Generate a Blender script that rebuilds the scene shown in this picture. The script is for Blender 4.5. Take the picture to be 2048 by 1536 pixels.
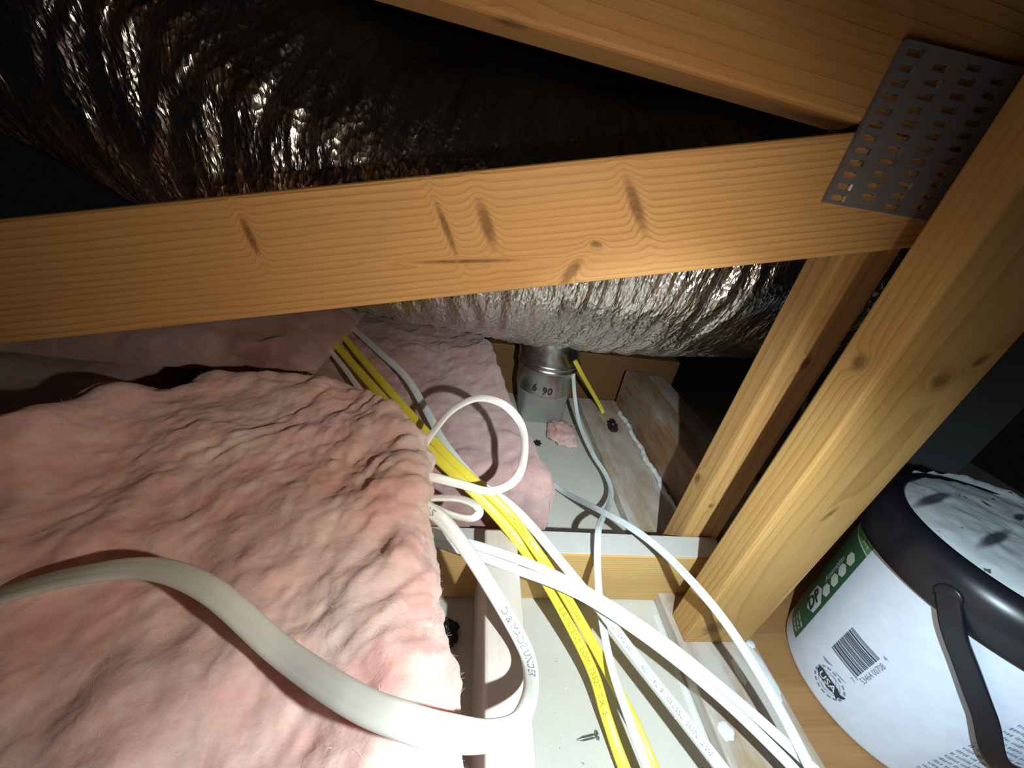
import bpy, bmesh, math, random
import numpy as np
from mathutils import Vector, Matrix, Euler

for o in list(bpy.data.objects):
    bpy.data.objects.remove(o)
SC = bpy.context.scene
COL = SC.collection
rng = np.random.default_rng(7)
random.seed(7)

# ------------------------------------------------------------------ camera
# X right along the trusses, Y away from the camera, Z up; the ceiling drywall is z = 0
FPX = 722.0
DN = np.array([-209., 1274., 722.]); DN /= np.linalg.norm(DN)
JJ = np.array([-54., -418., 722.]); JJ -= DN * (JJ @ DN); JJ /= np.linalg.norm(JJ)
XX = np.cross(DN, JJ)
CH = 0.532
cam_d = bpy.data.cameras.new('camera'); cam = bpy.data.objects.new('camera', cam_d); COL.objects.link(cam)
cam_d.sensor_width = 36.0; cam_d.lens = 36.0 * FPX / 2048.0
cam_d.clip_start = 0.01; cam_d.clip_end = 50
right = Vector((XX[0], JJ[0], -DN[0])); down = Vector((XX[1], JJ[1], -DN[1])); fwd = Vector((XX[2], JJ[2], -DN[2]))
m3 = Matrix((right, -down, -fwd)).transposed()
cam.matrix_world = Matrix.Translation((0, 0, CH)) @ m3.to_4x4()
SC.camera = cam

# ------------------------------------------------------------------ world, lamps, exposure
w = bpy.data.worlds.new('attic_dark'); SC.world = w; w.use_nodes = True
w.node_tree.nodes['Background'].inputs[0].default_value = (0.55, 0.5, 0.6, 1)
w.node_tree.nodes['Background'].inputs[1].default_value = 0.004
vs = SC.view_settings
vs.view_transform = 'Standard'; vs.look = 'None'; vs.gamma = 1.0; vs.use_curve_mapping = False
vs.exposure = 0.0

def spot(name, loc, target, power, color, size_deg, blend, radius):
    l = bpy.data.lights.new(name, 'SPOT'); o = bpy.data.objects.new(name, l); COL.objects.link(o)
    l.energy = power; l.color = color; l.spot_size = math.radians(size_deg); l.spot_blend = blend
    l.shadow_soft_size = radius
    o.location = loc
    o.rotation_euler = (Vector(target) - Vector(loc)).to_track_quat('-Z', 'Y').to_euler()
    return o
# one hand torch just right of the lens: a narrow cool core into the far bay, a cool flood downwards and a warm spill
TORCH = (0.135, -0.03, 0.525)
spot('torch_flood', TORCH, (0.331, -0.243, -0.084), 22.0, (0.72, 0.90, 1.0), 166, 1.0, 0.005)
spot('torch_core', TORCH, (0.215, 0.56, 0.13), 13.0, (0.74, 0.92, 1.0), 66, 1.0, 0.005)
spot('torch_spill', TORCH, (0.03, 0.285, 0.32), 4.6, (1.0, 0.87, 0.70), 134, 1.0, 0.005)

# ------------------------------------------------------------------ pixel helpers (photograph 2048 x 1536)
def ray(px, py):
    r = np.array([px - 1024.0, py - 768.0, FPX])
    return np.array([r @ XX, r @ JJ, -(r @ DN)])
def PZ(px, py, z):
    r = ray(px, py); return r * ((z - CH) / r[2]) + np.array([0, 0, CH])
def PD(px, py, d):
    return ray(px, py) * (d / FPX) + np.array([0, 0, CH])
def PYp(px, py, Y):
    r = ray(px, py); return r * (Y / r[1]) + np.array([0, 0, CH])

# ------------------------------------------------------------------ noise
_perm = rng.permutation(256); _perm = np.concatenate([_perm, _perm, _perm])
_grad = rng.normal(size=(256, 3)); _grad /= np.linalg.norm(_grad, axis=1)[:, None]
def pnoise(p):
    p = np.asarray(p, float); i = np.floor(p).astype(int); f = p - i; i &= 255
    u = f * f * f * (f * (f * 6 - 15) + 10)
    out = 0
    for dx in (0, 1):
        for dy in (0, 1):
            for dz in (0, 1):
                h = _perm[_perm[_perm[(i[..., 0] + dx) & 255] + ((i[..., 1] + dy) & 255)] + ((i[..., 2] + dz) & 255)]
                g = _grad[h]
                d = (f[..., 0] - dx) * g[..., 0] + (f[..., 1] - dy) * g[..., 1] + (f[..., 2] - dz) * g[..., 2]
                wgt = (u[..., 0] if dx else 1 - u[..., 0]) * (u[..., 1] if dy else 1 - u[..., 1]) * (u[..., 2] if dz else 1 - u[..., 2])
                out = out + d * wgt
    return out
def fbm(p, oct=4, gain=0.5):
    a = 1.0; s = 0; q = np.asarray(p, float)
    for k in range(oct):
        s = s + a * pnoise(q); q = q * 2.03 + 11.3; a *= gain
    return s

# ------------------------------------------------------------------ materials
def new_mat(name):
    m = bpy.data.materials.new(name); m.use_nodes = True
    nt = m.node_tree; b = nt.nodes['Principled BSDF']
    return m, nt, b
def N(nt, typ, **kw):
    n = nt.nodes.new(typ)
    for k, v in kw.items():
        if k.startswith('i_'):
            n.inputs[k[2:].replace('_', ' ')].default_value = v
        else:
            setattr(n, k, v)
    return n
def L(nt, a, b): nt.links.new(a, b)
def mth(nt, op, a, b=None, c=None):
    n = nt.nodes.new('ShaderNodeMath'); n.operation = op
    for k, v in enumerate((a, b, c)):
        if v is None: continue
        if isinstance(v, (int, float)): n.inputs[k].default_value = v
        else: L(nt, v, n.inputs[k])
    return n.outputs[0]
def ramp(nt, fac, stops):
    n = nt.nodes.new('ShaderNodeValToRGB'); e = n.color_ramp.elements
    while len(e) < len(stops): e.new(0.5)
    for k, (p, c) in enumerate(stops):
        e[k].position = p; e[k].color = (*c, 1) if len(c) == 3 else c
    L(nt, fac, n.inputs[0]); return n.outputs[0]
def mixc(nt, fac, a, b, mode='MIX'):
    n = nt.nodes.new('ShaderNodeMix'); n.data_type = 'RGBA'; n.blend_type = mode
    for s, v in ((0, fac), (6, a), (7, b)):
        if isinstance(v, (int, float)): n.inputs[s].default_value = v
        elif isinstance(v, tuple): n.inputs[s].default_value = (*v, 1) if len(v) == 3 else v
        else: L(nt, v, n.inputs[s])
    return n.outputs[2]
def noise(nt, vec, scale, detail=3, rough=0.55, dist=0.0):
    n = N(nt, 'ShaderNodeTexNoise'); n.inputs['Scale'].default_value = scale; n.inputs['Detail'].default_value = detail
    n.inputs['Roughness'].default_value = rough; n.inputs['Distortion'].default_value = dist
    L(nt, vec, n.inputs['Vector']); return n.outputs['Fac']
def mapping(nt, vec, loc=(0, 0, 0), rot=(0, 0, 0), sc=(1, 1, 1), typ='POINT'):
    n = N(nt, 'ShaderNodeMapping'); n.vector_type = typ
    n.inputs['Location'].default_value = loc; n.inputs['Rotation'].default_value = rot; n.inputs['Scale'].default_value = sc
    L(nt, vec, n.inputs['Vector']); return n.outputs[0]
def bump(nt, b, h, strength, dist):
    n = N(nt, 'ShaderNodeBump'); n.inputs['Strength'].default_value = strength; n.inputs['Distance'].default_value = dist
    L(nt, h, n.inputs['Height']); L(nt, n.outputs[0], b.inputs['Normal'])
def objco(nt):
    return N(nt, 'ShaderNodeTexCoord').outputs['Object']
def plain(name, col, rough=0.5, metal=0.0, spec=0.5):
    m, nt, b = new_mat(name)
    b.inputs['Base Color'].default_value = (*col, 1); b.inputs['Roughness'].default_value = rough
    b.inputs['Metallic'].default_value = metal; b.inputs['Specular IOR Level'].default_value = spec
    v = objco(nt); f = noise(nt, v, 60, 3)
    c = mixc(nt, f, tuple(x * 0.88 for x in col), tuple(min(1, x * 1.1) for x in col)); L(nt, c, b.inputs['Base Color'])
    return m
_wood_n = 0
def wood(name, light=(0.56, 0.33, 0.13), dark=(0.36, 0.17, 0.05), period=0.0055, pith=(-0.03, 0.055), knots=(), dust=0.0, dustcol=(0.6, 0.6, 0.57), wobble=0.5, rough=0.6, blotch=0.25):
    """x of the board's own space runs along the grain; knots = (x, y, z, length, width, angle in the x-y plane, plane)"""
    global _wood_n
    _wood_n += 1; off = _wood_n * 3.7
    m, nt, b = new_mat(name)
    v = objco(nt)
    lo = mapping(nt, v, loc=(off, off, 0), sc=(3.0, 14, 14))
    n1 = noise(nt, lo, 1.0, 2)
    sep = N(nt, 'ShaderNodeSeparateXYZ'); L(nt, v, sep.inputs[0])
    dy = mth(nt, 'ADD', sep.outputs[1], -pith[0]); dz = mth(nt, 'ADD', sep.outputs[2], -pith[1])
    r = mth(nt, 'SQRT', mth(nt, 'ADD', mth(nt, 'MULTIPLY', dy, dy), mth(nt, 'MULTIPLY', dz, dz)))
    r = mth(nt, 'ADD', r, mth(nt, 'MULTIPLY', n1, wobble * 0.035))
    kmask = None
    for (kx, ky, kz, ln, wd, ang, pl) in knots:
        rot = (0, 0, ang) if pl == 'xy' else (0, -ang, 0)
        scl = (ln, wd, 0.03) if pl == 'xy' else (ln, 0.03, wd)
        kv = mapping(nt, v, loc=(kx, ky, kz), rot=rot, sc=scl, typ='TEXTURE')
        ln_ = N(nt, 'ShaderNodeVectorMath', operation='LENGTH'); L(nt, kv, ln_.inputs[0])
        d = ln_.outputs['Value']
        e = mth(nt, 'EXPONENT', mth(nt, 'MULTIPLY', mth(nt, 'MULTIPLY', d, d), -0.55))
        r = mth(nt, 'ADD', r, mth(nt, 'MULTIPLY', e, 0.011))
        mr = N(nt, 'ShaderNodeMapRange', interpolation_type='SMOOTHSTEP'); L(nt, d, mr.inputs[0])
        mr.inputs[1].default_value = 0.35; mr.inputs[2].default_value = 1.25; mr.inputs[3].default_value = 1.0; mr.inputs[4].default_value = 0.0
        kmask = mr.outputs[0] if kmask is None else mth(nt, 'MAXIMUM', kmask, mr.outputs[0])
    fine = noise(nt, mapping(nt, v, loc=(0, off, 0), sc=(14, 420, 420)), 1.0, 4, 0.65)
    rr = mth(nt, 'FRACT', mth(nt, 'DIVIDE', mth(nt, 'ADD', r, mth(nt, 'MULTIPLY', fine, 0.0012)), period))
    late = ramp(nt, rr, [(0.0, (0, 0, 0)), (0.55, (0.18,) * 3), (0.86, (0.85,) * 3), (0.93, (0.95,) * 3), (1.0, (0.0,) * 3)])
    big = noise(nt, mapping(nt, v, loc=(off * 2, 0, off), sc=(6, 26, 26)), 1.0, 3)
    vis = mth(nt, 'MULTIPLY', mth(nt, 'ADD', late, 0), mth(nt, 'ADD', mth(nt, 'MULTIPLY', big, 1.1), -0.02))
    col = mixc(nt, vis, light, dark)
    warm = ramp(nt, big, [(0.3, tuple(1 - blotch * (0.35 + 0.3 * k) for k in range(3))), (0.7, (1.0, 1.0, 1.0))])
    col = mixc(nt, 1.0, col, warm, 'MULTIPLY')
    fib = ramp(nt, fine, [(0.25, (0.86, 0.84, 0.8)), (0.75, (1.06, 1.06, 1.06))])
    col = mixc(nt, 1.0, col, fib, 'MULTIPLY')
    if kmask is not None:
        kr = noise(nt, mapping(nt, v, sc=(160, 160, 160)), 1.0, 2)
        col = mixc(nt, mth(nt, 'MULTIPLY', kmask, mth(nt, 'ADD', mth(nt, 'MULTIPLY', kr, 0.7), 0.42)), col, tuple(c * 0.42 for c in dark))
    if dust > 0:
        dn = noise(nt, mapping(nt, v, loc=(0, 0, off), sc=(9, 22, 22)), 1.0, 5, 0.65)
        dn = ramp(nt, dn, [(0.62 - 0.45 * dust, (0, 0, 0)), (0.80 - 0.3 * dust, (1, 1, 1))])
        col = mixc(nt, mth(nt, 'MULTIPLY', dn, min(0.95, 0.5 + dust * 0.5)), col, dustcol)
    L(nt, col, b.inputs['Base Color']); b.inputs['Roughness'].default_value = rough; b.inputs['Specular IOR Level'].default_value = 0.3
    hh = mth(nt, 'ADD', mth(nt, 'MULTIPLY', fine, 0.6), mth(nt, 'MULTIPLY', late, -0.35))
    bump(nt, b, hh, 0.35, 0.0012)
    return m

# ------------------------------------------------------------------ object helpers
def link(name, me, mat=None, parent=None):
    o = bpy.data.objects.new(name, me); COL.objects.link(o)
    if mat is not None and me is not None and not me.materials: me.materials.append(mat)
    if parent is not None: o.parent = parent
    return o
def tag(o, label=None, cat=None, group=None, kind=None):
    if label: o['label'] = label
    if cat: o['category'] = cat
    if group: o['group'] = group
    if kind: o['kind'] = kind
    return o
def empty(name, loc, label, cat, group=None):
    o = bpy.data.objects.new(name, None); COL.objects.link(o); o.location = loc; o.empty_display_size = 0.02
    return tag(o, label, cat, group)
def mesh(name, verts, faces, smooth=True):
    me = bpy.data.meshes.new(name)
    me.from_pydata([tuple(map(float, v)) for v in verts], [], [tuple(map(int, f)) for f in faces]); me.update()
    if smooth: me.polygons.foreach_set('use_smooth', [True] * len(me.polygons))
    return me
def grid_mesh(name, P, closed_u=False, smooth=True):
    nu, nv = P.shape[:2]
    me = bpy.data.meshes.new(name)
    i = np.arange(nu if closed_u else nu - 1)[:, None]; j = np.arange(nv - 1)[None, :]
    i2 = (i + 1) % nu
    q = np.stack(np.broadcast_arrays(i * nv + j, i2 * nv + j, i2 * nv + j + 1, i * nv + j + 1), -1).reshape(-1, 4)
    me.vertices.add(nu * nv); me.vertices.foreach_set('co', P.reshape(-1).astype(np.float32))
    nf = len(q); me.loops.add(nf * 4); me.loops.foreach_set('vertex_index', q.reshape(-1).astype(np.int32))
    me.polygons.add(nf); me.polygons.foreach_set('loop_start', np.arange(0, nf * 4, 4, dtype=np.int32))
    me.update(calc_edges=True); me.validate()
    if smooth: me.polygons.foreach_set('use_smooth', [True] * len(me.polygons))
    return me
def box_mesh(name, size, bev=0.0025, seg=2, cuts=0, jit=0.0):
    bm = bmesh.new(); bmesh.ops.create_cube(bm, size=1.0)
    bmesh.ops.scale(bm, vec=size, verts=bm.verts)
    if bev: bmesh.ops.bevel(bm, geom=list(bm.edges), offset=bev, segments=seg, affect='EDGES', profile=0.5)
    me = bpy.data.meshes.new(name); bm.to_mesh(me); bm.free()
    return me
def board(name, a, b, width_dir, W, T, mat, bev=0.003, parent=None):
    """a, b: the ends of the board's centre line; W is measured along width_dir, T across it"""
    a = Vector(a); b = Vector(b); x = (b - a).normalized(); y = Vector(width_dir); y = (y - x * y.dot(x)).normalized(); z = x.cross(y)
    me = box_mesh(name, ((b - a).length, W, T), bev)
    o = link(name, me, mat, parent)
    M = Matrix((x, y, z)).transposed().to_4x4(); M.translation = (a + b) / 2
    o.matrix_world = M
    return o
def lathe(name, prof, n=64, smooth=True):
    th = np.linspace(0, 2 * np.pi, n, endpoint=False)
    pr = np.array(prof, float)
    P = np.stack([np.outer(np.cos(th), pr[:, 0]), np.outer(np.sin(th), pr[:, 0]), np.outer(np.ones(n), pr[:, 1])], -1)
    return grid_mesh(name, P, closed_u=True, smooth=smooth)

# ------------------------------------------------------------------ shared materials
M = {}
def drywall():
    m, nt, b = new_mat('drywall_back_paper'); v = objco(nt)
    a = noise(nt, v, 5, 4); f = noise(nt, v, 900, 2); s = noise(nt, v, 170, 2)
    c = ramp(nt, a, [(0.3, (0.54, 0.525, 0.46)), (0.7, (0.64, 0.625, 0.56))])
    c = mixc(nt, 1.0, c, ramp(nt, f, [(0.3, (0.9,) * 3), (0.7, (1.06,) * 3)]), 'MULTIPLY')
    c = mixc(nt, ramp(nt, s, [(0.70, (0, 0, 0)), (0.735, (1, 1, 1))]), c, (0.75, 0.75, 0.72))
    c = mixc(nt, ramp(nt, s, [(0.255, (1, 1, 1)), (0.285, (0, 0, 0))]), c, (0.25, 0.23, 0.2))
    L(nt, c, b.inputs['Base Color']); b.inputs['Roughness'].default_value = 0.85; b.inputs['Specular IOR Level'].default_value = 0.15
    bump(nt, b, f, 0.12, 0.0006); return m
M['drywall'] = drywall()
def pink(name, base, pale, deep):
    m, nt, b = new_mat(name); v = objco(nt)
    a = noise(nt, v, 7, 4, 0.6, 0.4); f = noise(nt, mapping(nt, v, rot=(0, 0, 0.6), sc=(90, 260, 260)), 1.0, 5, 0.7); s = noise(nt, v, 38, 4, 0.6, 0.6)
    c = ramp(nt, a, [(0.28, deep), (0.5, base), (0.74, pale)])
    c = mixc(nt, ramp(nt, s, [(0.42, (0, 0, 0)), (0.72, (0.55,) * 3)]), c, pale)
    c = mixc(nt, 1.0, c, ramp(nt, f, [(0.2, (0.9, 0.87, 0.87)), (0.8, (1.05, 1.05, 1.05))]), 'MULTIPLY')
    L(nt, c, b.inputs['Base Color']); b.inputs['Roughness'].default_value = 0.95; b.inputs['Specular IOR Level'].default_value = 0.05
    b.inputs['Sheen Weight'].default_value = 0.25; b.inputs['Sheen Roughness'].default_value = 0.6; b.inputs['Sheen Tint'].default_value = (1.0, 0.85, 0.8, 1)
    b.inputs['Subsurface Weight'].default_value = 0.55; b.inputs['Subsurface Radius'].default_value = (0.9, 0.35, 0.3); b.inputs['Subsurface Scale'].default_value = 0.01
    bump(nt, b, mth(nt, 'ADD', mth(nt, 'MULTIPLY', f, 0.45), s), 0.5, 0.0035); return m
M['pink'] = pink('pink_glass_wool', (0.74, 0.47, 0.43), (0.82, 0.70, 0.64), (0.68, 0.34, 0.30))
M['pink_shaded'] = pink('shaded_pink_glass_wool', (0.46, 0.29, 0.27), (0.56, 0.42, 0.41), (0.36, 0.19, 0.17))  # darker copy of the pink wool, with the far bay's shade in its colour
M['fibre'] = plain('pale_wool_fibre', (0.84, 0.70, 0.65), 0.9, 0.0, 0.1)
def foil():
    m, nt, b = new_mat('crinkled_foil'); v = objco(nt)
    vo = N(nt, 'ShaderNodeTexVoronoi'); vo.inputs['Scale'].default_value = 1.0; vo.distance = 'EUCLIDEAN'
    vv = mapping(nt, v, sc=(210, 110, 110)); wn = N(nt, 'ShaderNodeTexNoise'); wn.inputs['Scale'].default_value = 40; L(nt, v, wn.inputs['Vector'])
    add = N(nt, 'ShaderNodeVectorMath', operation='ADD'); L(nt, vv, add.inputs[0])
    sc = N(nt, 'ShaderNodeVectorMath', operation='SCALE'); L(nt, wn.outputs['Color'], sc.inputs[0]); sc.inputs['Scale'].default_value = 1.6
    L(nt, sc.outputs[0], add.inputs[1]); L(nt, add.outputs[0], vo.inputs['Vector'])
    ridge = noise(nt, mapping(nt, v, sc=(120, 18, 18)), 1.0, 4, 0.6, 0.6)
    b.inputs['Metallic'].default_value = 1.0; b.inputs['Roughness'].default_value = 0.25
    c = ramp(nt, noise(nt, v, 14, 3), [(0.3, (0.66, 0.61, 0.58)), (0.7, (0.90, 0.88, 0.85))]); L(nt, c, b.inputs['Base Color'])
    bump(nt, b, mth(nt, 'ADD', mth(nt, 'MULTIPLY', vo.outputs['Distance'], 0.6), ridge), 0.6, 0.0042); return m
M['foil'] = foil()
def galv():
    m, nt, b = new_mat('galvanised_steel'); v = objco(nt)
    b.inputs['Metallic'].default_value = 1.0
    f = noise(nt, v, 40, 3); L(nt, ramp(nt, f, [(0.3, (0.52, 0.52, 0.50)), (0.7, (0.72, 0.71, 0.68))]), b.inputs['Base Color'])
    L(nt, ramp(nt, f, [(0.3, (0.22,) * 3), (0.7, (0.36,) * 3)]), b.inputs['Roughness']); return m
M['galv'] = galv()
M['plate_steel'] = plain('dull_plate_steel', (0.22, 0.21, 0.23), 0.45, 0.4)
M['tooth_steel'] = plain('bright_tooth_steel', (0.85, 0.84, 0.8), 0.3, 1.0)
M['ink'] = plain('black_ink', (0.03, 0.03, 0.035), 0.6)
M['cable_white'] = plain('white_cable_sheath', (0.66, 0.72, 0.71), 0.42)
M['cable_cream'] = plain('cream_cable_sheath', (0.80, 0.76, 0.68), 0.45)
M['cable_thick'] = plain('dusty_white_cable_sheath', (0.68, 0.68, 0.63), 0.45)
M['cable_yellow'] = plain('yellow_cable_sheath', (0.80, 0.66, 0.06), 0.4)
M['grey_print'] = plain('grey_cable_print', (0.16, 0.19, 0.22), 0.6)
M['olive_print'] = plain('olive_cable_print', (0.34, 0.28, 0.03), 0.6)
M['pail_white'] = plain('white_pail_plastic', (0.74, 0.76, 0.80), 0.4)
M['label_white'] = plain('white_label_paper', (0.72, 0.78, 0.90), 0.45)
M['label_green'] = plain('dark_green_print', (0.035, 0.13, 0.06), 0.5)
M['label_lime'] = plain('light_green_print', (0.10, 0.33, 0.10), 0.5)
M['print_dark'] = plain('navy_black_print', (0.035, 0.04, 0.06), 0.55)
M['print_grey'] = plain('fine_grey_print', (0.22, 0.25, 0.33), 0.6)
M['print_white'] = plain('white_print', (0.72, 0.76, 0.74), 0.5)
M['black_plastic'] = plain('black_pail_plastic', (0.012, 0.012, 0.018), 0.33)
M['strap_edge'] = plain('dusty_plastic_edge', (0.22, 0.19, 0.17), 0.7)
M['screw_steel'] = plain('grey_screw_steel', (0.30, 0.30, 0.31), 0.35, 0.9)
M['tar'] = plain('black_scrap_and_gap', (0.012, 0.011, 0.011), 0.5)
M['mud'] = plain('white_joint_compound', (0.72, 0.74, 0.71), 0.8)
M['tape'] = plain('pale_seam_paper', (0.68, 0.69, 0.66), 0.7)

# ================================================================== setting
fl = link('floor', box_mesh('floor', (3.2, 2.6, 0.013), 0), M['drywall']); fl.location = (-0.1, 0.9, -0.0065); tag(fl, 'grey paper back of the ceiling drywall', kind='structure')
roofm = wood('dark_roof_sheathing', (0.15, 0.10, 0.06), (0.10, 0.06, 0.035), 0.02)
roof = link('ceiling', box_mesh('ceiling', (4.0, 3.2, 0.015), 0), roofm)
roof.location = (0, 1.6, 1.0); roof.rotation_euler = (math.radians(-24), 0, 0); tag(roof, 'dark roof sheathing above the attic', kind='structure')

# ================================================================== timber
Y0 = 0.300     # front face of the truss
# web: lower diagonal of the truss, 38 x 89
s_t = (0.5976 - 0.4576) / (0.2644 + 0.3334)
ang = math.atan(s_t); ux, uz = math.cos(ang), math.sin(ang)
top0 = np.array([-0.3334, 0.4576]); nrm = np.array([uz, -ux])
cen = lambda X: top0 + (X - top0[0]) / ux * np.array([ux, uz]) + nrm * 0.0445
wa, wb = cen(-0.75), cen(0.40)
wlen = np.linalg.norm(wb - wa); wmid = (wa + wb) / 2
def webloc(px, py):
    p = PYp(px, py, Y0); d = np.array([p[0], p[2]]) - wmid
    return d @ np.array([ux, uz]), d @ np.array([uz, -ux])
def webknot(p, q, wpx, dark=1):
    a = np.array(webloc(*p)); b = np.array(webloc(*q)); c = (a + b) / 2; d = b - a
    return (c[0], -c[1] if False else c[1], -0.019, np.linalg.norm(d) / 2, wpx * 0.00042 / 2, math.atan2(d[1], d[0]), 'xy')
web_knots = [webknot((955, 395), (990, 500), 26), webknot((1250, 350), (1292, 470), 24), webknot((870, 400), (915, 515), 14),
             webknot((1165, 515), (1120, 572), 26), webknot((1180, 485), (1205, 492), 14), webknot((480, 430), (520, 515), 16), webknot((820, 525), (1050, 520), 8)]
web_mat = wood('pine_web_timber', (0.60, 0.35, 0.135), (0.36, 0.155, 0.04), 0.0052, (-0.16, 0.01), web_knots, wobble=0.35)
web = board('web_timber', (wa[0], Y0 + 0.019, wa[1]), (wb[0], Y0 + 0.019, wb[1]), (uz, 0, -ux), 0.089, 0.038, web_mat)
tag(web, 'long knotty pine web timber running from the nail plate across the duct', 'timber')
# upper chord
ca, cb = np.array([-0.55, 0.6448]), np.array([0.52, 0.5915 - 0.003]); cb = ca + (cb - ca) * 1.6
d = (cb - ca) / np.linalg.norm(cb - ca); up = np.array([-d[1], d[0]])
ca2, cb2 = ca + up * 0.0445, cb + up * 0.0445
chord_mat = wood('brown_chord_timber', (0.50, 0.27, 0.095), (0.38, 0.19, 0.06), 0.009, (0.2, 0.03), [(-0.30, -0.042, 0.012, 0.012, 0.006, 0, 'xz')], wobble=0.3, blotch=0.35)
ch = board('chord_timber', (ca2[0], Y0 + 0.019, ca2[1]), (cb2[0], Y0 + 0.019, cb2[1]), (up[0], 0, up[1]), 0.089, 0.038, chord_mat)
def cut(o, co, no):
    # saw the board off along a plane given in world space; what lies towards no is removed
    Mi = o.matrix_world.inverted(); bm = bmesh.new(); bm.from_mesh(o.data)
    lc = Mi @ Vector(co); ln_ = (o.matrix_world.to_3x3().transposed() @ Vector(no)).normalized()
    r = bmesh.ops.bisect_plane(bm, geom=bm.verts[:] + bm.edges[:] + bm.faces[:], plane_co=lc, plane_no=ln_, clear_outer=True)
    bmesh.ops.holes_fill(bm, edges=[e for e in r['geom_cut'] if isinstance(e, bmesh.types.BMEdge)]); bm.to_mesh(o.data); bm.free()
bpy.context.view_layer.update()
cut(web, (ca[0], Y0, ca[1] - 0.0008), (up[0], 0, up[1]))
tag(ch, 'brown upper chord timber above the dark gap, meeting the nail plate', 'timber')
# posts
post_mat = wood('pine_post_timber', (0.58, 0.36, 0.13), (0.40, 0.20, 0.055), 0.0068, (0.02, -0.10), [(-0.02, 0.01, -0.019, 0.010, 0.010, 0, 'xy'), (0.0, 0.03, -0.019, 0.008, 0.005, 0.5, 'xy'), (-0.40, -0.02, -0.019, 0.02, 0.016, 0.3, 'xy'), (-0.02, -0.0475, 0.0, 0.009, 0.007, 0, 'xz'), (-0.18, 0.01, -0.019, 0.012, 0.003, 0.3, 'xy')], wobble=0.5)
po = board('post_timber', (0.3725, 0.252, 0.0215), (0.3725, 0.252, 0.90), (1, 0, 0), 0.095, 0.038, post_mat)
tag(po, 'broad pine post standing on the mud-smeared plate beside the pail', 'post')
thin_mat = wood('pine_stud_timber', (0.60, 0.36, 0.14), (0.38, 0.18, 0.05), 0.008, (0.06, 0.06), [(-0.145, -0.0285, 0.008, 0.010, 0.007, 0, 'xz'), (0.06, 0.0, -0.019, 0.01, 0.006, 0, 'xy'), (-0.17, -0.012, -0.019, 0.006, 0.004, 0, 'xy')], wobble=0.4)
tp = board('stud_timber', (0.3735, 0.3585, 0.0215), (0.3735, 0.3585, 0.66), (1, 0, 0), 0.058, 0.038, thin_mat)
tag(tp, 'narrow pine stud behind the broad post, foot hidden by the crosspiece', 'post')
# crosspiece between joist and post
blk_mat = wood('dusty_crosspiece_timber', (0.66, 0.44, 0.18), (0.50, 0.29, 0.10), 0.0045, (0.2, 0.04), wobble=0.35)
bl = board('crosspiece_timber', (-0.80, 0.3185, 0.0545), (0.395, 0.3185, 0.0545), (0, 0, 1), 0.107, 0.036, blk_mat)
tag(bl, 'pine crosspiece with dusty top edge running between the joist and the broad post', 'timber')
dust_mat = plain('pale_dust', (0.50, 0.49, 0.46), 0.95)
dl = link('dust_layer', box_mesh('dust_layer', (1.19, 0.0012, 0.0335), 0.0004, 1), dust_mat, bl); dl.location = (0, 0.0537, 0)
j_mat = wood('pale_joist_timber', (0.56, 0.47, 0.38), (0.42, 0.32, 0.24), 0.006, (0.15, 0.02), dust=0.8, dustcol=(0.58, 0.53, 0.48), wobble=0.3)
jo = board('joist_timber', (0.0595, -0.45, 0.076), (0.0595, 0.301, 0.076), (0, 0, 1), 0.152, 0.040, j_mat)
tag(jo, 'pale dusty joist on edge beside the pink batt, butting the crosspiece', 'timber')
pl_mat = wood('mud_smeared_plate_timber', (0.42, 0.30, 0.19), (0.27, 0.16, 0.09), 0.012, (0.02, 0.10), dust=0.62, dustcol=(0.55, 0.53, 0.50), wobble=0.8)
plb = board('wall_plate_timber', (0.3745, -0.45, 0.011), (0.3745, 0.86, 0.011), (1, 0, 0), 0.113, 0.022, pl_mat, 0.002)
tag(plb, 'flat wall plate smeared with white joint compound under the posts', 'timber')
fb_mat = wood('brown_dusty_beam_timber', (0.30, 0.17, 0.085), (0.20, 0.10, 0.05), 0.012, (0.1, 0.05), dust=0.45, dustcol=(0.36, 0.34, 0.31))
fb = board('beam_timber', (0.461, 0.40, 0.0615), (0.461, 0.86, 0.0615), (1, 0, 0), 0.056, 0.122, fb_mat)
tag(fb, 'dusty brown beam lying along the plate beyond the narrow stud', 'timber')
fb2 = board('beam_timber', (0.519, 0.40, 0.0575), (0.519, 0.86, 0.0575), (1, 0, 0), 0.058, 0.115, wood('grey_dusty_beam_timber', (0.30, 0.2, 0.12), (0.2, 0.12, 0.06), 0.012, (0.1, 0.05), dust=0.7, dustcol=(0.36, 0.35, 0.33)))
tag(fb2, 'grey dust-topped beam doubled against the brown beam beyond the narrow stud', 'timber')
rim = board('rim_timber', (0.05, 0.905, 0.075), (0.60, 0.905, 0.075), (0, 0, 1), 0.15, 0.036, wood('shaded_brown_timber', (0.20, 0.10, 0.04), (0.13, 0.06, 0.025), 0.008, (0.2, 0.04)))  # brown lowered so the colour itself carries the duct's shadow
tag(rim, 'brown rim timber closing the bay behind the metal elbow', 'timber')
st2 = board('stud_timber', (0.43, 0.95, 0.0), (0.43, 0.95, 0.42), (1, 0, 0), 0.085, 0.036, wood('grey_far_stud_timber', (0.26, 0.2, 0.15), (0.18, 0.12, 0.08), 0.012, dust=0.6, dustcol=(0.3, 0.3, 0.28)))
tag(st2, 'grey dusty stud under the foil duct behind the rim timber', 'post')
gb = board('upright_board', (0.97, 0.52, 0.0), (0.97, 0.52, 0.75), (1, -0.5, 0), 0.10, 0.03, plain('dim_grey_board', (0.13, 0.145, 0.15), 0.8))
tag(gb, 'dim grey upright board in the dark behind the pail', 'board')
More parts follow.
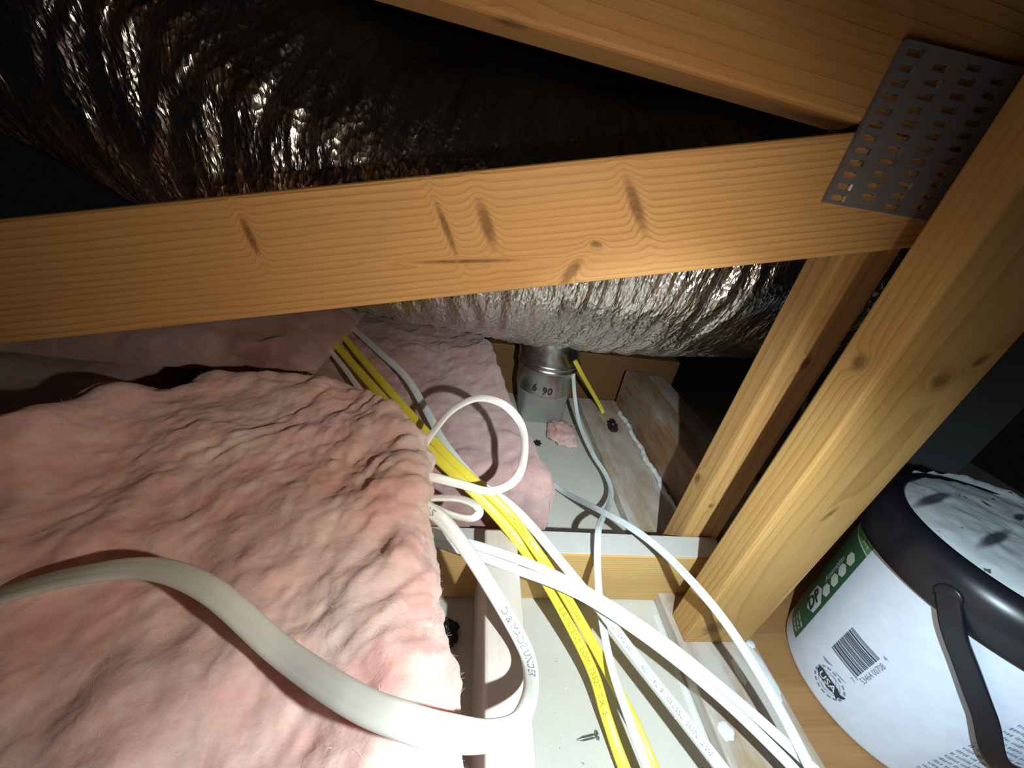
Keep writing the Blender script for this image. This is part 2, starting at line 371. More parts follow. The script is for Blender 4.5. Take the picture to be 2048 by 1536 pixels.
pw = link('plywood_panel', box_mesh('plywood_panel', (0.92, 1.05, 0.012), 0.001), wood('brown_plywood', (0.40, 0.22, 0.09), (0.30, 0.15, 0.055), 0.03, (0.4, 0.4), wobble=1.6))
pw.location = (0.893, 0.075, 0.0062); pw.rotation_euler = (0, 0, 0); tag(pw, 'brown plywood panel that the white pail stands on', 'panel')

# ------------------------------------------------------------------ nail plate
def nail_plate():
    x0, x1, z0, z1 = 0.2615, 0.357, 0.551, 0.6465
    root = empty('nail_plate', ((x0 + x1) / 2, Y0 - 0.0005, z0), 'grey toothed steel nail plate joining the web, chord and post timbers', 'nail plate')
    yf = Y0 - 0.0034
    verts, faces = [], []
    def quad(a, b, c, dd):
        n = len(verts); verts.extend([(a, 0, c), (b, 0, c), (b, 0, dd), (a, 0, dd)]); faces.append((n, n + 1, n + 2, n + 3))
    W, Hh = x1 - x0, z1 - z0
    cols = 4; sw = 0.0115; gapx = (W - cols * sw) / cols
    sh = 0.0042; pitch = 0.0078
    slots = []
    x = gapx * 0.35
    quad(0, x, 0, Hh)
    for c in range(cols):
        z = 0.0022 + (pitch / 2 if c % 2 else 0)
        quad(x, x + sw, 0, z)
        while z + sh < Hh - 0.001:
            slots.append((x, z)); zn = z + pitch
            nxt = min(zn, Hh)
            if zn + sh >= Hh - 0.001: nxt = Hh
            quad(x, x + sw, z + sh, nxt); z = zn
        nx = x + sw + gapx if c < cols - 1 else W
        quad(x + sw, nx, 0, Hh); x = nx
    # the post hides the right of the plate, so it may run on behind it
    bm = bmesh.new(); me = mesh('plate_sheet', verts, faces, False)
    bm.from_mesh(me); bmesh.ops.remove_doubles(bm, verts=bm.verts, dist=1e-6)
    r = bmesh.ops.extrude_face_region(bm, geom=list(bm.faces)); bmesh.ops.translate(bm, vec=(0, 0.0033, 0), verts=[v for v in r['geom'] if isinstance(v, bmesh.types.BMVert)])
    bmesh.ops.recalc_face_normals(bm, faces=bm.faces); bm.to_mesh(me); bm.free()
    o = link('plate_sheet', me, M['plate_steel'], root); o.location = (x0 - root.location.x, yf - root.location.y, 0)
    tv = [(0, 0, 0), (0.0016, -0.0004, 0), (0.0016, -0.0004, sh), (0, 0, sh), (0.0002, 0.006, sh * .5), (0.0013, 0.006, sh * .5)]
    tf = [(0, 1, 2, 3), (0, 4, 5, 1), (3, 2, 5, 4), (1, 5, 2), (0, 3, 4)]
    tme = mesh('tooth', tv, tf, False); tme.materials.append(M['tooth_steel'])
    for (sx, sz) in slots:
        t = bpy.data.objects.new('tooth', tme); COL.objects.link(t); t.parent = root
        t.location = (x0 + sx + sw - 0.0016 - root.location.x, yf - root.location.y, sz); t.rotation_euler = (random.uniform(-.12, .12), 0, random.uniform(-.2, .25))
nail_plate()

# ================================================================== foil duct
def catmull(P, n):
    P = np.asarray(P, float); Q = np.vstack([2 * P[0] - P[1], P, 2 * P[-1] - P[-2]])
    seg = np.linalg.norm(np.diff(P[:, :3], axis=0), axis=1); cs = np.concatenate([[0], np.cumsum(seg)])
    t = np.linspace(0, cs[-1], n); k = np.clip(np.searchsorted(cs, t, side='right') - 1, 0, len(seg) - 1)
    u = ((t - cs[k]) / seg[k])[:, None]
    p0, p1, p2, p3 = Q[k], Q[k + 1], Q[k + 2], Q[k + 3]
    return 0.5 * (2 * p1 + (p2 - p0) * u + (2 * p0 - 5 * p1 + 4 * p2 - p3) * u ** 2 + (3 * p1 - p0 - 3 * p2 + p3) * u ** 3)
def duct():
    R0 = 0.192
    path = [(-1.25, 0.74, 0.90), (-0.80, 0.70, 0.735), (-0.50, 0.675, 0.640), (-0.20, 0.66, 0.500), (0.14, 0.655, 0.468), (0.45, 0.66, 0.478), (0.80, 0.78, 0.49), (1.25, 1.02, 0.50)]
    n, k = 760, 230
    C = catmull(path, n)
    T = np.gradient(C, axis=0); T /= np.linalg.norm(T, axis=1)[:, None]
    U = np.array([0, 0, 1.0]) - T * T[:, 2:3]; U /= np.linalg.norm(U, axis=1)[:, None]; V = np.cross(T, U)
    s = np.concatenate([[0], np.cumsum(np.linalg.norm(np.diff(C, axis=0), axis=1))])
    th = np.linspace(0, 2 * np.pi, k, endpoint=False)
    S, TH = np.meshgrid(s, th, indexing='ij')
    S2 = S + 0.05 * np.sin(TH) + 0.03 * np.sin(2 * TH + S * 5)
    cy, sy = np.cos(TH) * 0.7, np.sin(TH) * 0.7
    a1 = 1 - np.abs(fbm(np.stack([S2 * 26, cy * 1.6, sy * 1.6], -1), 3)) * 2.2
    a2 = 1 - np.abs(fbm(np.stack([S2 * 75, cy * 4.5, sy * 4.5 + 9], -1), 2)) * 2.2
    a3 = pnoise(np.stack([S * 6, cy * 3, sy * 3], -1))
    rad = R0 + 0.0070 * (a1 - 0.5) + 0.0018 * (a2 - 0.5) + 0.012 * a3
    P = C[:, None] + U[:, None] * (np.cos(TH) * rad)[..., None] + V[:, None] * (np.sin(TH) * rad)[..., None]
    me = grid_mesh('flexible_duct', P.transpose(1, 0, 2), closed_u=True)
    o = link('flexible_duct', me, M['foil']); tag(o, 'large crinkled foil flexible duct sagging behind the web timber', 'duct')
duct()

# ------------------------------------------------------------------ text on surfaces
_font_cache = {}
def text_geo(txt, size, bold=0.0):
    key = (txt, size, bold)
    if key in _font_cache: return _font_cache[key]
    c = bpy.data.curves.new('t', 'FONT'); c.body = txt; c.size = size; c.resolution_u = 2; c.offset = bold
    o = bpy.data.objects.new('t', c); COL.objects.link(o)
    dg = bpy.context.evaluated_depsgraph_get(); me = o.evaluated_get(dg).to_mesh()
    V = np.array([v.co[:2] for v in me.vertices]) if len(me.vertices) else np.zeros((0, 2)); Fc = [tuple(p.vertices) for p in me.polygons]
    o.evaluated_get(dg).to_mesh_clear(); bpy.data.objects.remove(o); bpy.data.curves.remove(c)
    _font_cache[key] = (V, Fc); return V, Fc

# ================================================================== metal elbow and boot
def elbow():
    cx, cy, r = 0.200, 0.805, 0.074
    root = empty('duct_elbow', (cx, cy, 0.0), 'shiny galvanised round metal elbow with black stencilled numbers under the foil duct', 'duct elbow')
    prof = [(r * .96, 0.085), (r * .985, 0.09), (r * .985, 0.148), (r * 1.03, 0.150), (r * 1.05, 0.154), (r * 1.03, 0.158), (r * 1.0, 0.160), (r * 1.04, 0.164), (r * 1.05, 0.167), (r * 1.02, 0.170)]
    link('lower_collar', lathe('lower_collar', prof, 72), M['galv'], root)
    # upper gore leaning to the left and back, then a second gore
    def gore(name, a0, a1, c0, c1, r0, r1):
        n = 72; th = np.linspace(0, 2 * np.pi, n, endpoint=False); rows = []
        for t in np.linspace(0, 1, 8):
            a = a0 + (a1 - a0) * t; c = np.array(c0) + (np.array(c1) - np.array(c0)) * t; rr = r0 + (r1 - r0) * t
            e1 = np.array([math.cos(a), 0, math.sin(a)]); e2 = np.array([0, 1, 0])
            rows.append(c + rr * (np.outer(np.cos(th), e1) + np.outer(np.sin(th), e2)))
        return link(name, grid_mesh(name, np.array(rows).transpose(1, 0, 2), closed_u=True), M['galv'], root)
    gore('upper_gore', 0.0, 0.30, (0, 0, 0.168), (-0.012, 0.01, 0.245), r * 1.02, r * .99)
    gore('upper_gore', 0.30, 0.85, (-0.012, 0.01, 0.245), (-0.075, 0.03, 0.325), r * 1.0, r * .97)
    # stencilled 6 90, wrapped round the collar
    def wrap(txt, ang0, z0, size):
        V, Fc = text_geo(txt, size, 0.0006)
        th = ang0 + V[:, 0] / r; rr = r * .985 + 0.0005
        return mesh('stencil', np.stack([np.cos(th) * rr, np.sin(th) * rr, z0 + V[:, 1]], -1), Fc, False)
    link('stencil', wrap('6', -2.18, 0.100, 0.026), M['ink'], root)
    link('stencil', wrap('90', -1.82, 0.097, 0.026), M['ink'], root)
    # square boot below, dusty grey
    bt = plain('dusty_boot_steel', (0.42, 0.42, 0.40), 0.55, 0.5)
    n = 72; th = np.linspace(0, 2 * np.pi, n, endpoint=False); rows = []
    for t in np.linspace(0, 1, 6):
        sq = np.maximum(np.abs(np.cos(th)), np.abs(np.sin(th))); rr = r * .97 * ((1 - t) + t / sq * 0.86)
        rows.append(np.stack([np.cos(th) * rr * (1 - .12 * t), np.sin(th) * rr * (1 - .12 * t), np.full(n, 0.09 - 0.09 * t)], -1))
    link('boot', grid_mesh('boot', np.array(rows).transpose(1, 0, 2), closed_u=True), bt, root)
elbow()

# ================================================================== insulation batts
def slab(name, xl, xr_f, yn, yf_f, ztop_f, zbot_f, nu, nv, amp, mat, label, seed, foldang=0.62, fibres=0, fold=1.0):
    side = 0.14
    a = np.linspace(-side, 1 + side, nu); b = np.linspace(-side, 1 + side, nv)
    A, B = np.meshgrid(a, b, indexing='ij')
    eA = np.maximum(np.maximum(-A, A - 1), 0) / side; eB = np.maximum(np.maximum(-B, B - 1), 0) / side
    e = np.maximum(eA, eB); Ac, Bc = np.clip(A, 0, 1), np.clip(B, 0, 1)
    # tuck rounded upper edges in a little
    ed = np.minimum(np.minimum(Ac, 1 - Ac), np.minimum(Bc, 1 - Bc))
    X = xl + (0.0 - xl) * Ac
    Y = yn + (yf_f(X) - yn) * Bc
    Xr = xr_f(Y); X = xl + (Xr - xl) * Ac; Y = yn + (yf_f(X) - yn) * Bc
    zt = ztop_f(X, Y); zb = zbot_f(X, Y)
    rnd = np.clip(1 - ed / 0.05, 0, 1) ** 2
    Z = zt - 0.022 * rnd * (e <= 0) - 0.022 * (e > 0)
    Z = Z - (Z - zb) * e
    P = np.stack([X, Y, Z], -1)
    # normals of the smooth form
    du = np.gradient(P, axis=0); dv = np.gradient(P, axis=1); Nn = np.cross(du, dv); ln = np.linalg.norm(Nn, axis=-1, keepdims=True)
    Nn = np.where(ln > 1e-9, Nn / np.maximum(ln, 1e-9), np.array([0, 0, 1.0]))
    for _ in range(3):
        Nn[1:-1, 1:-1] = (Nn[:-2, 1:-1] + Nn[2:, 1:-1] + Nn[1:-1, :-2] + Nn[1:-1, 2:] + Nn[1:-1, 1:-1]) / 5
    Nn /= np.maximum(np.linalg.norm(Nn, axis=-1, keepdims=True), 1e-6)
    ca_, sa_ = math.cos(foldang), math.sin(foldang)
    wx = pnoise(P * 9 + seed) * 0.05; 
    Uf = (P[..., 0] * ca_ + P[..., 1] * sa_) + wx; Vf = (-P[..., 0] * sa_ + P[..., 1] * ca_) + pnoise(P * 14 + seed + 5) * 0.025
    f1 = 1 - np.abs(fbm(np.stack([Uf * 9, Vf * 30, P[..., 2] * 12 + seed], -1), 3)) * 2.4
    f2 = 1 - np.abs(fbm(np.stack([Uf * 26, Vf * 75, P[..., 2] * 60 + seed + 3], -1), 3)) * 2.4
    lump = fbm(P * 11 + seed * 1.7, 3)
    fine = fbm(P * 150 + seed, 3)
    # where the wool lies smoother
    calm = np.clip(0.6 + 1.3 * pnoise(P * 5 + seed + 40) + 2.2 * (P[..., 0] + 0.17) * (seed < 5), 0.22, 0.95)
    b1 = np.abs(fbm(np.stack([Uf * 20, Vf * 27, P[..., 2] * 24 + seed + 7], -1), 2)); b2 = np.abs(fbm(np.stack([Uf * 55, Vf * 70, P[..., 2] * 60 + seed + 9], -1), 2))
    disp = amp * (1.5 * lump + fold * calm * (1.25 * b1 + 0.5 * b2 + 0.22 * (f1 - 0.6) + 0.10 * (f2 - 0.6) - 0.3) + 0.06 * fine)
    disp = disp * (1 - 0.55 * np.clip(e * 1.5, 0, 1))
    P = P + Nn * disp[..., None]
    P[..., 2] = np.maximum(P[..., 2], zb + 0.001)
    me = grid_mesh(name, P)
    o = link(name, me, mat); tag(o, label, 'insulation', 'insulation batts')
    if fibres:
        # loose strands standing off the wool
        idx = np.argwhere((e < 0.22))
        wgt = 0.35 + 5.0 * np.exp(-np.minimum(ed, 0.5)[e < 0.22] / 0.02); wgt /= wgt.sum()
        sel = idx[rng.choice(len(idx), fibres, p=wgt)]
        p = P[sel[:, 0], sel[:, 1]]; nn = Nn[sel[:, 0], sel[:, 1]]
        unit = lambda q: q / np.maximum(np.linalg.norm(q, axis=1, keepdims=True), 1e-6)
        t = rng.normal(size=p.shape); t = unit(t - nn * (t * nn).sum(1, keepdims=True) * 0.6); sd = unit(np.cross(t, nn))
        ln_ = rng.uniform(0.002, 0.006, (fibres, 1)); wd = rng.uniform(0.00005, 0.00011, (fibres, 1))
        cur = p - nn * 0.001; dirn = t * 0.75 + nn * rng.uniform(0.0, 0.7, (fibres, 1)); bend = rng.normal(size=p.shape) * 0.5; cols_ = []
        for k in range(4):
            cols_ += [cur - sd * wd * (1 - 0.25 * k), cur + sd * wd * (1 - 0.25 * k)]
            dirn = unit(dirn + bend * 0.35); cur = cur + dirn * ln_ / 3
        vs_ = np.stack(cols_, 1).reshape(-1, 3); n0 = np.arange(fibres)[:, None] * 8
        fs_ = np.concatenate([n0 + np.array([[2 * k, 2 * k + 1, 2 * k + 3, 2 * k + 2]]) for k in range(3)]).tolist(); vs_ = vs_.tolist()
        fo = link('loose_fibres', mesh('loose_fibres', vs_, fs_), M['fibre'], o); fo['kind'] = 'stuff'
    return o, P
def interp(xs, ys): return lambda q: np.interp(q, xs, ys)
xr1 = interp([-.2, .05, .11, .2, .30, .5], [.016, .0125, .004, -.012, -.028, -.05])
yf1 = interp([-.8, -.42, -.36, -.30, -.19, -.14, -.10, -.06, -.02, .05], [.30, .31, .36, .405, .428, .42, .395, .355, .31, .30])
lobes = [(*PZ(a, b, .285)[:2], r, h) for a, b, r, h in [(60, 905, .035, .03), (235, 810, .04, .025), (420, 775, .03, .012), (640, 775, .03, .012), (760, 820, .025, .012), (520, 950, .05, .008)]]
zt1 = lambda X, Y: sum(h * np.exp(-((X - a) ** 2 + (Y - b) ** 2) / r ** 2) for a, b, r, h in lobes) + 0.281 + 0.012 * np.sin(X * 14 + 1) * np.sin(Y * 9) - 0.03 * np.clip((-0.30 - X) / 0.2, 0, 1) * np.clip((Y - .2) / .2, 0, 1)
batt1, batt1_P = slab('insulation_batt', -0.72, xr1, -0.16, yf1, zt1, lambda X, Y: np.where(Y < 0.29, 0.002, 0.20), 470, 420, 0.0125, M['pink'], 'thick fluffy pink insulation batt with straight right edge beside the joist', 3.1, fibres=26000, fold=1.0, foldang=0.95)
xr2 = interp([.3, .36, .45, .55, .72, .95], [.14, .135, .118, .085, .048, .020])
yf2 = lambda X: 0.872 + 0 * X
slab('insulation_batt', -0.42, xr2, 0.352, yf2, lambda X, Y: 0.185 + 0.03 * np.clip((Y - .45) / .3, 0, 1) + 0.01 * np.sin(X * 20), lambda X, Y: 0.002 + 0 * X, 230, 200, 0.012, M['pink_shaded'], 'shade-darkened pink insulation batt under the yellow cables beside the metal elbow', 9.4, foldang=1.3, fibres=1200, fold=0.8)
slab('insulation_batt', -1.35, lambda Y: -0.235 + 0 * Y, 0.50, lambda X: 1.05 + 0 * X, lambda X, Y: 0.268 + 0.012 * np.sin(X * 11), lambda X, Y: 0.225 + 0 * X, 200, 120, 0.012, M['pink_shaded'], 'dim pink insulation batt in shade under the web timber, beyond the thick batt', 14.2, foldang=0.2, fibres=600, fold=0.5)
slab('insulation_batt', -1.40, lambda Y: -0.47 + 0 * Y, 0.352, lambda X: 1.08 + 0 * X, lambda X, Y: 0.212 + 0 * X, lambda X, Y: 0.002 + 0 * X, 110, 80, 0.008, M['pink_shaded'], 'dim lower insulation batt carrying the shaded batt under the web timber', 21.2, foldang=0.2, fold=0.4)
# torn tuft on the drywall by the elbow
def tuft(name, pc, size, mat, label, seed, cat='scrap', amp=0.35):
    n = 40; th, ph = np.meshgrid(np.linspace(0, 2 * np.pi, n, endpoint=False), np.linspace(0.02, np.pi - 0.02, 26), indexing='ij')
    D = np.stack([np.cos(th) * np.sin(ph), np.sin(th) * np.sin(ph), np.cos(ph)], -1)
    r = 1 + amp * 1.6 * fbm(D * 1.9 + seed, 4)
    P = D * r[..., None] * np.array(size); P[..., 2] = np.maximum(P[..., 2], -size[2] * 0.55)
    P[..., 2] -= P[..., 2].min()
    o = link(name, grid_mesh(name, P, closed_u=True), mat); o.location = pc; tag(o, label, cat); return o
tuft('insulation_tuft', (*PZ(1122, 872, 0)[:2], 0.0), (0.034, 0.05, 0.016), M['pink'], 'small torn pink insulation tuft on the drywall at the foot of the elbow', 4.4, 'insulation')
tuft('black_scrap_and_gap', (*PZ(1074, 888, 0)[:2], 0.0), (0.010, 0.008, 0.004), M['tar'], 'small black crumpled scrap on the drywall before the metal elbow', 8.1, amp=0.6)
tuft('black_scrap_and_gap', (*PZ(1224, 856, 0.022)[:2], 0.022), (0.010, 0.02, 0.012), M['tar'], 'black lump put in for the dark gap at the far end of the white compound bead', 5.1, amp=0.4)  # added black lump that stands for the dark of a gap
tuft('black_scrap_and_gap', (*PZ(893, 1272, 0.0)[:2], 0.0), (0.014, 0.018, 0.012), M['tar'], 'shiny black scrap poking out below the thick pink batt', 2.7, amp=0.4)

# compound bead along the plate
def bead():
    n, k = 260, 14; y = np.linspace(0.385, 0.80, n); th = np.linspace(0, 2 * np.pi, k, endpoint=False)
    Yg, T = np.meshgrid(y, th, indexing='ij')
    q = np.stack([Yg * 60, np.cos(T) * 1.3, np.sin(T) * 1.3], -1)
    r = 0.0062 * (1 + 0.9 * fbm(q, 3)) * (0.75 + 0.5 * pnoise(np.stack([Yg * 14, 0 * Yg, 0 * Yg], -1)))
    P = np.stack([0.4245 + np.cos(T) * r * 1.2 + 0.002 * np.sin(Yg * 70), Yg, 0.0235 + np.maximum(np.sin(T) * r, -0.002)], -1)
    o = link('compound_bead', grid_mesh('compound_bead', P.transpose(1, 0, 2), closed_u=True), M['mud']); tag(o, 'crumbly white compound bead along the edge of the wall plate', 'compound')
bead()
# compound dabs on the plate (things of their own, stuck to the timber)
for (px, py, sx, sy, ttl) in [(1562, 1345, 0.010, 0.035, 'long white compound smear on the plate edge beside the broad post'), (1452, 1463, 0.010, 0.009, 'round white compound dab on the wall plate among the cables'), (1508, 1288, 0.006, 0.006, 'small white compound dab at the right foot of the broad post'), (1478, 1345, 0.005, 0.016, 'thin white compound streak on the plate before the broad post')]:
    c = PZ(px, py, 0.022)
    n = 28; th = np.linspace(0, 2 * np.pi, n, endpoint=False); rows = []
    for t in np.linspace(0, 1, 6):
        rr = t * (1 + 0.35 * pnoise(np.stack([np.cos(th) * 1.7 + px, np.sin(th) * 1.7, 0 * th], -1)))
        rows.append(np.stack([np.cos(th) * rr * sx, np.sin(th) * rr * sy, np.full(n, 0.0021 * (1 - t ** 3)) - 0.0003], -1))
    o = link('compound_dab', grid_mesh('compound_dab', np.array(rows).transpose(1, 0, 2), closed_u=True), M['mud']); o.location = (min(c[0], 0.431 - sx * 1.1), c[1], 0.022); o.rotation_euler = (0, 0, 0.0); tag(o, ttl, 'compound', 'compound dabs on the wall plate')
# seam paper beside the plate (part of the drywall)
sp = link('seam_paper', box_mesh('seam_paper', (0.008, 0.40, 0.0008), 0), M['tape'], fl); sp.location = Vector((0.3115, 0.08, 0.0003)) - fl.location

# ================================================================== cables
def eye_up(p):
    v = np.array([0.0, 0.0, CH]) - p; return v / np.linalg.norm(v)
def cable(name, ctl, width, thick, mat, label, group=None, n=220, facing='eye', prints=(), printmat=None, ridge=0.10):
    """ctl rows: (px, py, 'z'|'d', value[, twist in degrees])"""
    pts = []
    for c in ctl:
        p = PZ(c[0], c[1], c[3]) if c[2] == 'z' else PD(c[0], c[1], c[3])
        pts.append([*p, math.radians(c[4]) if len(c) > 4 else 0.0])
    if ctl[-1][1] > 1540:      # the cable runs on over the drywall towards the viewer
        d_ = np.array(pts[-1][:3]) - np.array(pts[-2][:3]); d_[2] = 0; d_ /= np.linalg.norm(d_); z_ = pts[-1][2]
        for t_ in (0.10, 0.22, 0.34):
            e_ = np.array(pts[len(ctl) - 1][:3]) + d_ * t_; pts.append([e_[0], e_[1], max(0.03, z_ - 0.1 * t_), 0.0])
        n = int(n * 1.7)
    S = catmull(pts, n); C = S[:, :3]; tw = S[:, 3]
    T = np.gradient(C, axis=0); T /= np.linalg.norm(T, axis=1)[:, None]
    ups = np.array([eye_up(p) for p in C])
    if facing == 'up': ups = ups * 0.35 + np.array([0, 0, 1.0])
    Nm = ups - T * (ups * T).sum(1)[:, None]; Nm /= np.linalg.norm(Nm, axis=1)[:, None]
    Sd = np.cross(Nm, T)       # to the side
    c_, s_ = np.cos(tw)[:, None], np.sin(tw)[:, None]
    N2 = Nm * c_ + Sd * s_; S2 = Sd * c_ - Nm * s_
    prof = []
    K = 9
    for a in np.linspace(-1, 1, K):
        e = math.sqrt(max(0, 1 - abs(a) ** 3.2)); h = 0.55 + 0.45 * e if abs(a) < 0.99 else 0.25
        h *= 1 + ridge * math.cos(a * math.pi * 2)
        prof.append((a * width / 2, h * thick / 2))
    prof += [(x, -y) for x, y in reversed(prof)]
    pr = np.array(prof)
    P = C[:, None] + S2[:, None] * pr[None, :, 0:1] + N2[:, None] * pr[None, :, 1:2]
    o = link(name, grid_mesh(name, P.transpose(1, 0, 2), closed_u=True), mat); tag(o, label, 'cable', group or {'w': 'white cables on the joists', 'y': 'yellow cables on the joists'}.get('w' if 'white_cable' in mat.name and 'dusty' not in mat.name else 'y' if 'yellow' in mat.name else '', 'cream cables by the pink batt'))
    s = np.concatenate([[0], np.cumsum(np.linalg.norm(np.diff(C, axis=0), axis=1))])
    for (txt, pstart, size, flip, off) in prints:
        d2 = [(np.hypot(*(proj(c) - np.array(pstart)))) for c in C]; s0 = s[int(np.argmin(d2))]
        V, Fc = text_geo(txt, size, 0.0)
        V = V - np.array([0, size * 0.35]); sg = -1 if flip else 1
        ss = s0 + sg * V[:, 0]; vv = sg * V[:, 1] * 1.0
        ok = (ss > 0) & (ss < s[-1])
        ss = np.clip(ss, 0, s[-1])
        f = lambda Aq: np.stack([np.interp(ss, s, Aq[:, k]) for k in range(3)], -1)
        base = f(C); nn = f(N2); sd = f(S2)
        a = vv + off
        hh = np.interp(a, pr[:K, 0], pr[:K, 1])
        Q = base - sd * 0 + sd * a[:, None] + nn * (hh + 0.00025)[:, None]
        Fk = [q for q in Fc if all(ok[list(q)])]
        if Fk: link('printed_text', mesh('printed_text', Q, Fk, False), printmat or M['grey_print'], o)
    return o
def proj(p):
    p = np.asarray(p, float) - np.array([0, 0, CH]); c = p[0] * XX + p[1] * JJ - p[2] * DN
    return np.array([c[0] / c[2] * FPX + 1024, c[1] / c[2] * FPX + 768])

cable('cable', [(-620, 1560, 'd', .20, 40), (-320, 1350, 'd', .21, 55), (-110, 1235, 'd', .212, 60), (0, 1192, 'd', .207, 55), (150, 1152, 'd', .210, 45), (300, 1137, 'd', .213, 25), (420, 1180, 'd', .205, 5), (560, 1300, 'd', .190, 0), (700, 1395, 'd', .166, 0), (810, 1442, 'd', .156, -5), (900, 1466, 'd', .158, -12), (985, 1470, 'd', .185, -25), (1040, 1440, 'd', .22, -35), (1062, 1375, 'd', .28, -25), (1055, 1310, 'd', .315, -5), (1020, 1240, 'd', .325, 0), (960, 1140, 'd', .325, 0), (915, 1075, 'd', .325, 0), (880, 1035, 'd', .325, 10), (845, 1010, 'd', .325, 20)],
      0.0130, 0.0056, M['cable_thick'], 'thick cream cable arching over the pink batt and looping round the joist', prints=[('D & MADE UNDER', (1002, 1215), 0.0085, True, 0.0), ('ST', (876, 1022), 0.0085, False, 0)], printmat=M['grey_print'], n=420)
cable('cable', [(838, 905, 'd', .43), (868, 862, 'd', .43, 40), (905, 820, 'd', .425, 45), (955, 797, 'd', .42, 45), (1005, 808, 'd', .415, 20), (1040, 845, 'd', .41, -25), (1050, 890, 'd', .40, -45), (1042, 940, 'd', .395, -30), (1018, 970, 'd', .39, 20), (975, 982, 'd', .385, 35), (920, 968, 'd', .38, 20), (868, 955, 'd', .375, 0), (835, 948, 'd', .375)],
      0.0095, 0.0046, M['cable_cream'], 'cream cable loop standing out of the side of the pink batt', n=300)
cable('cable', [(840, 998, 'd', .36, 60), (880, 996, 'd', .36, 60), (920, 998, 'd', .36, 55), (950, 1010, 'd', .355, 45), (958, 1026, 'd', .35, 20), (940, 1037, 'd', .345, 60), (905, 1030, 'd', .345, 65), (870, 1015, 'd', .35, 65)],
      0.009, 0.0042, M['cable_cream'], 'small cream cable hairpin peeking from the side of the pink batt', n=160)
cable('cable', [(850, 1062, 'z', .20), (890, 1073, 'z', .18), (935, 1086, 'z', .166), (1000, 1106, 'z', .160), (1090, 1140, 'z', .145), (1200, 1197, 'z', .125), (1330, 1283, 'z', .105), (1450, 1380, 'z', .095), (1560, 1476, 'z', .09), (1670, 1580, 'z', .09)],
      0.0100, 0.0048, M['cable_white'], 'upper white cable of the pair crossing over the yellow cables', n=240, ridge=0.22)
cable('cable', [(850, 1078, 'z', .19), (890, 1089, 'z', .175), (945, 1107, 'z', .165), (1030, 1138, 'z', .158), (1120, 1172, 'z', .142), (1200, 1214, 'z', .120), (1320, 1297, 'z', .100), (1440, 1395, 'z', .088), (1545, 1494, 'z', .083), (1625, 1580, 'z', .083)],
      0.0100, 0.0048, M['cable_white'], 'lower white cable of the pair crossing over the yellow cables', n=240, ridge=0.22)
cable('cable', [(668, 615, 'z', .235), (700, 650, 'z', .23), (760, 705, 'z', .222), (810, 752, 'z', .215), (848, 812, 'z', .205), (888, 885, 'z', .196), (945, 955, 'z', .183), (985, 985, 'z', .176), (1022, 1012, 'z', .168), (1065, 1055, 'z', .152), (1130, 1133, 'z', .125), (1205, 1225, 'z', .10), (1290, 1338, 'z', .085), (1370, 1440, 'z', .08), (1470, 1570, 'z', .075)],
      0.0118, 0.0050, M['cable_white'], 'wide white cable printed with patent numbers beside the yellow cables', prints=[('PAT. NOS. 7557301 & 7411129 ---- 12010421 71 17', (1425, 1510), 0.0066, True, 0.0)], n=360)
cable('cable', [(1146, 742, 'z', .155), (1150, 795, 'z', .09), (1160, 850, 'z', .045), (1184, 905, 'z', .034), (1212, 950, 'z', .034), (1223, 985, 'z', .040), (1216, 1015, 'z', .058), (1200, 1047, 'z', .117), (1195, 1085, 'z', .125), (1196, 1160, 'z', .11), (1204, 1240, 'z', .08), (1222, 1330, 'z', .070), (1255, 1430, 'z', .058), (1308, 1570, 'z', .048)],
      0.0092, 0.0046, M['cable_white'], 'narrow white cable running from the metal elbow over the crosspiece', n=320, ridge=0.22)
cable('cable', [(1070, 935, 'z', .006), (1085, 952, 'z', .010), (1130, 985, 'z', .024), (1200, 1021, 'z', .098), (1262, 1055, 'z', .130), (1325, 1103, 'z', .145), (1390, 1170, 'z', .155), (1450, 1243, 'z', .145), (1512, 1337, 'z', .12), (1572, 1442, 'z', .10), (1640, 1575, 'z', .095)],
      0.0098, 0.0048, M['cable_white'], 'white cable crossing the foot of the broad post', prints=[('II IIIII III III III IIII II III', (1405, 1180), 0.0045, True, 0.001)], n=320, ridge=0.2)
cable('cable', [(600, 610, 'z', .243), (648, 662, 'z', .237), (700, 722, 'z', .228), (760, 790, 'z', .222), (815, 852, 'z', .218), (870, 912, 'z', .208), (930, 968, 'z', .195), (985, 1022, 'z', .172), (1042, 1090, 'z', .150), (1090, 1160, 'z', .115), (1140, 1250, 'z', .075), (1186, 1345, 'z', .045), (1215, 1440, 'z', .022), (1262, 1570, 'z', .015)],
      0.0128, 0.0052, M['cable_yellow'], 'yellow cable printed with patent text lying next to the screw', prints=[('E & PATENT  EOM  75527  7 X  E', (1118, 1215), 0.0085, False, 0.0), ('& 3M C0', (1020, 1060), 0.006, False, 0)], printmat=M['olive_print'], n=340)
cable('cable', [(632, 610, 'z', .243), (675, 658, 'z', .238), (725, 718, 'z', .229), (785, 788, 'z', .223), (850, 862, 'z', .216), (905, 922, 'z', .206), (962, 974, 'z', .194), (1020, 1030, 'z', .172), (1072, 1100, 'z', .155), (1115, 1165, 'z', .125), (1172, 1262, 'z', .08), (1226, 1362, 'z', .042), (1272, 1450, 'z', .022), (1325, 1570, 'z', .015)],
      0.0120, 0.0050, M['cable_yellow'], 'yellow cable passing under the narrow white cable', prints=[('OMLLTTMO  & 84 CO  EMOS  EX7LXE XHHO X8X', (1018, 1028), 0.0068, False, 0.0)], printmat=M['olive_print'], n=340)
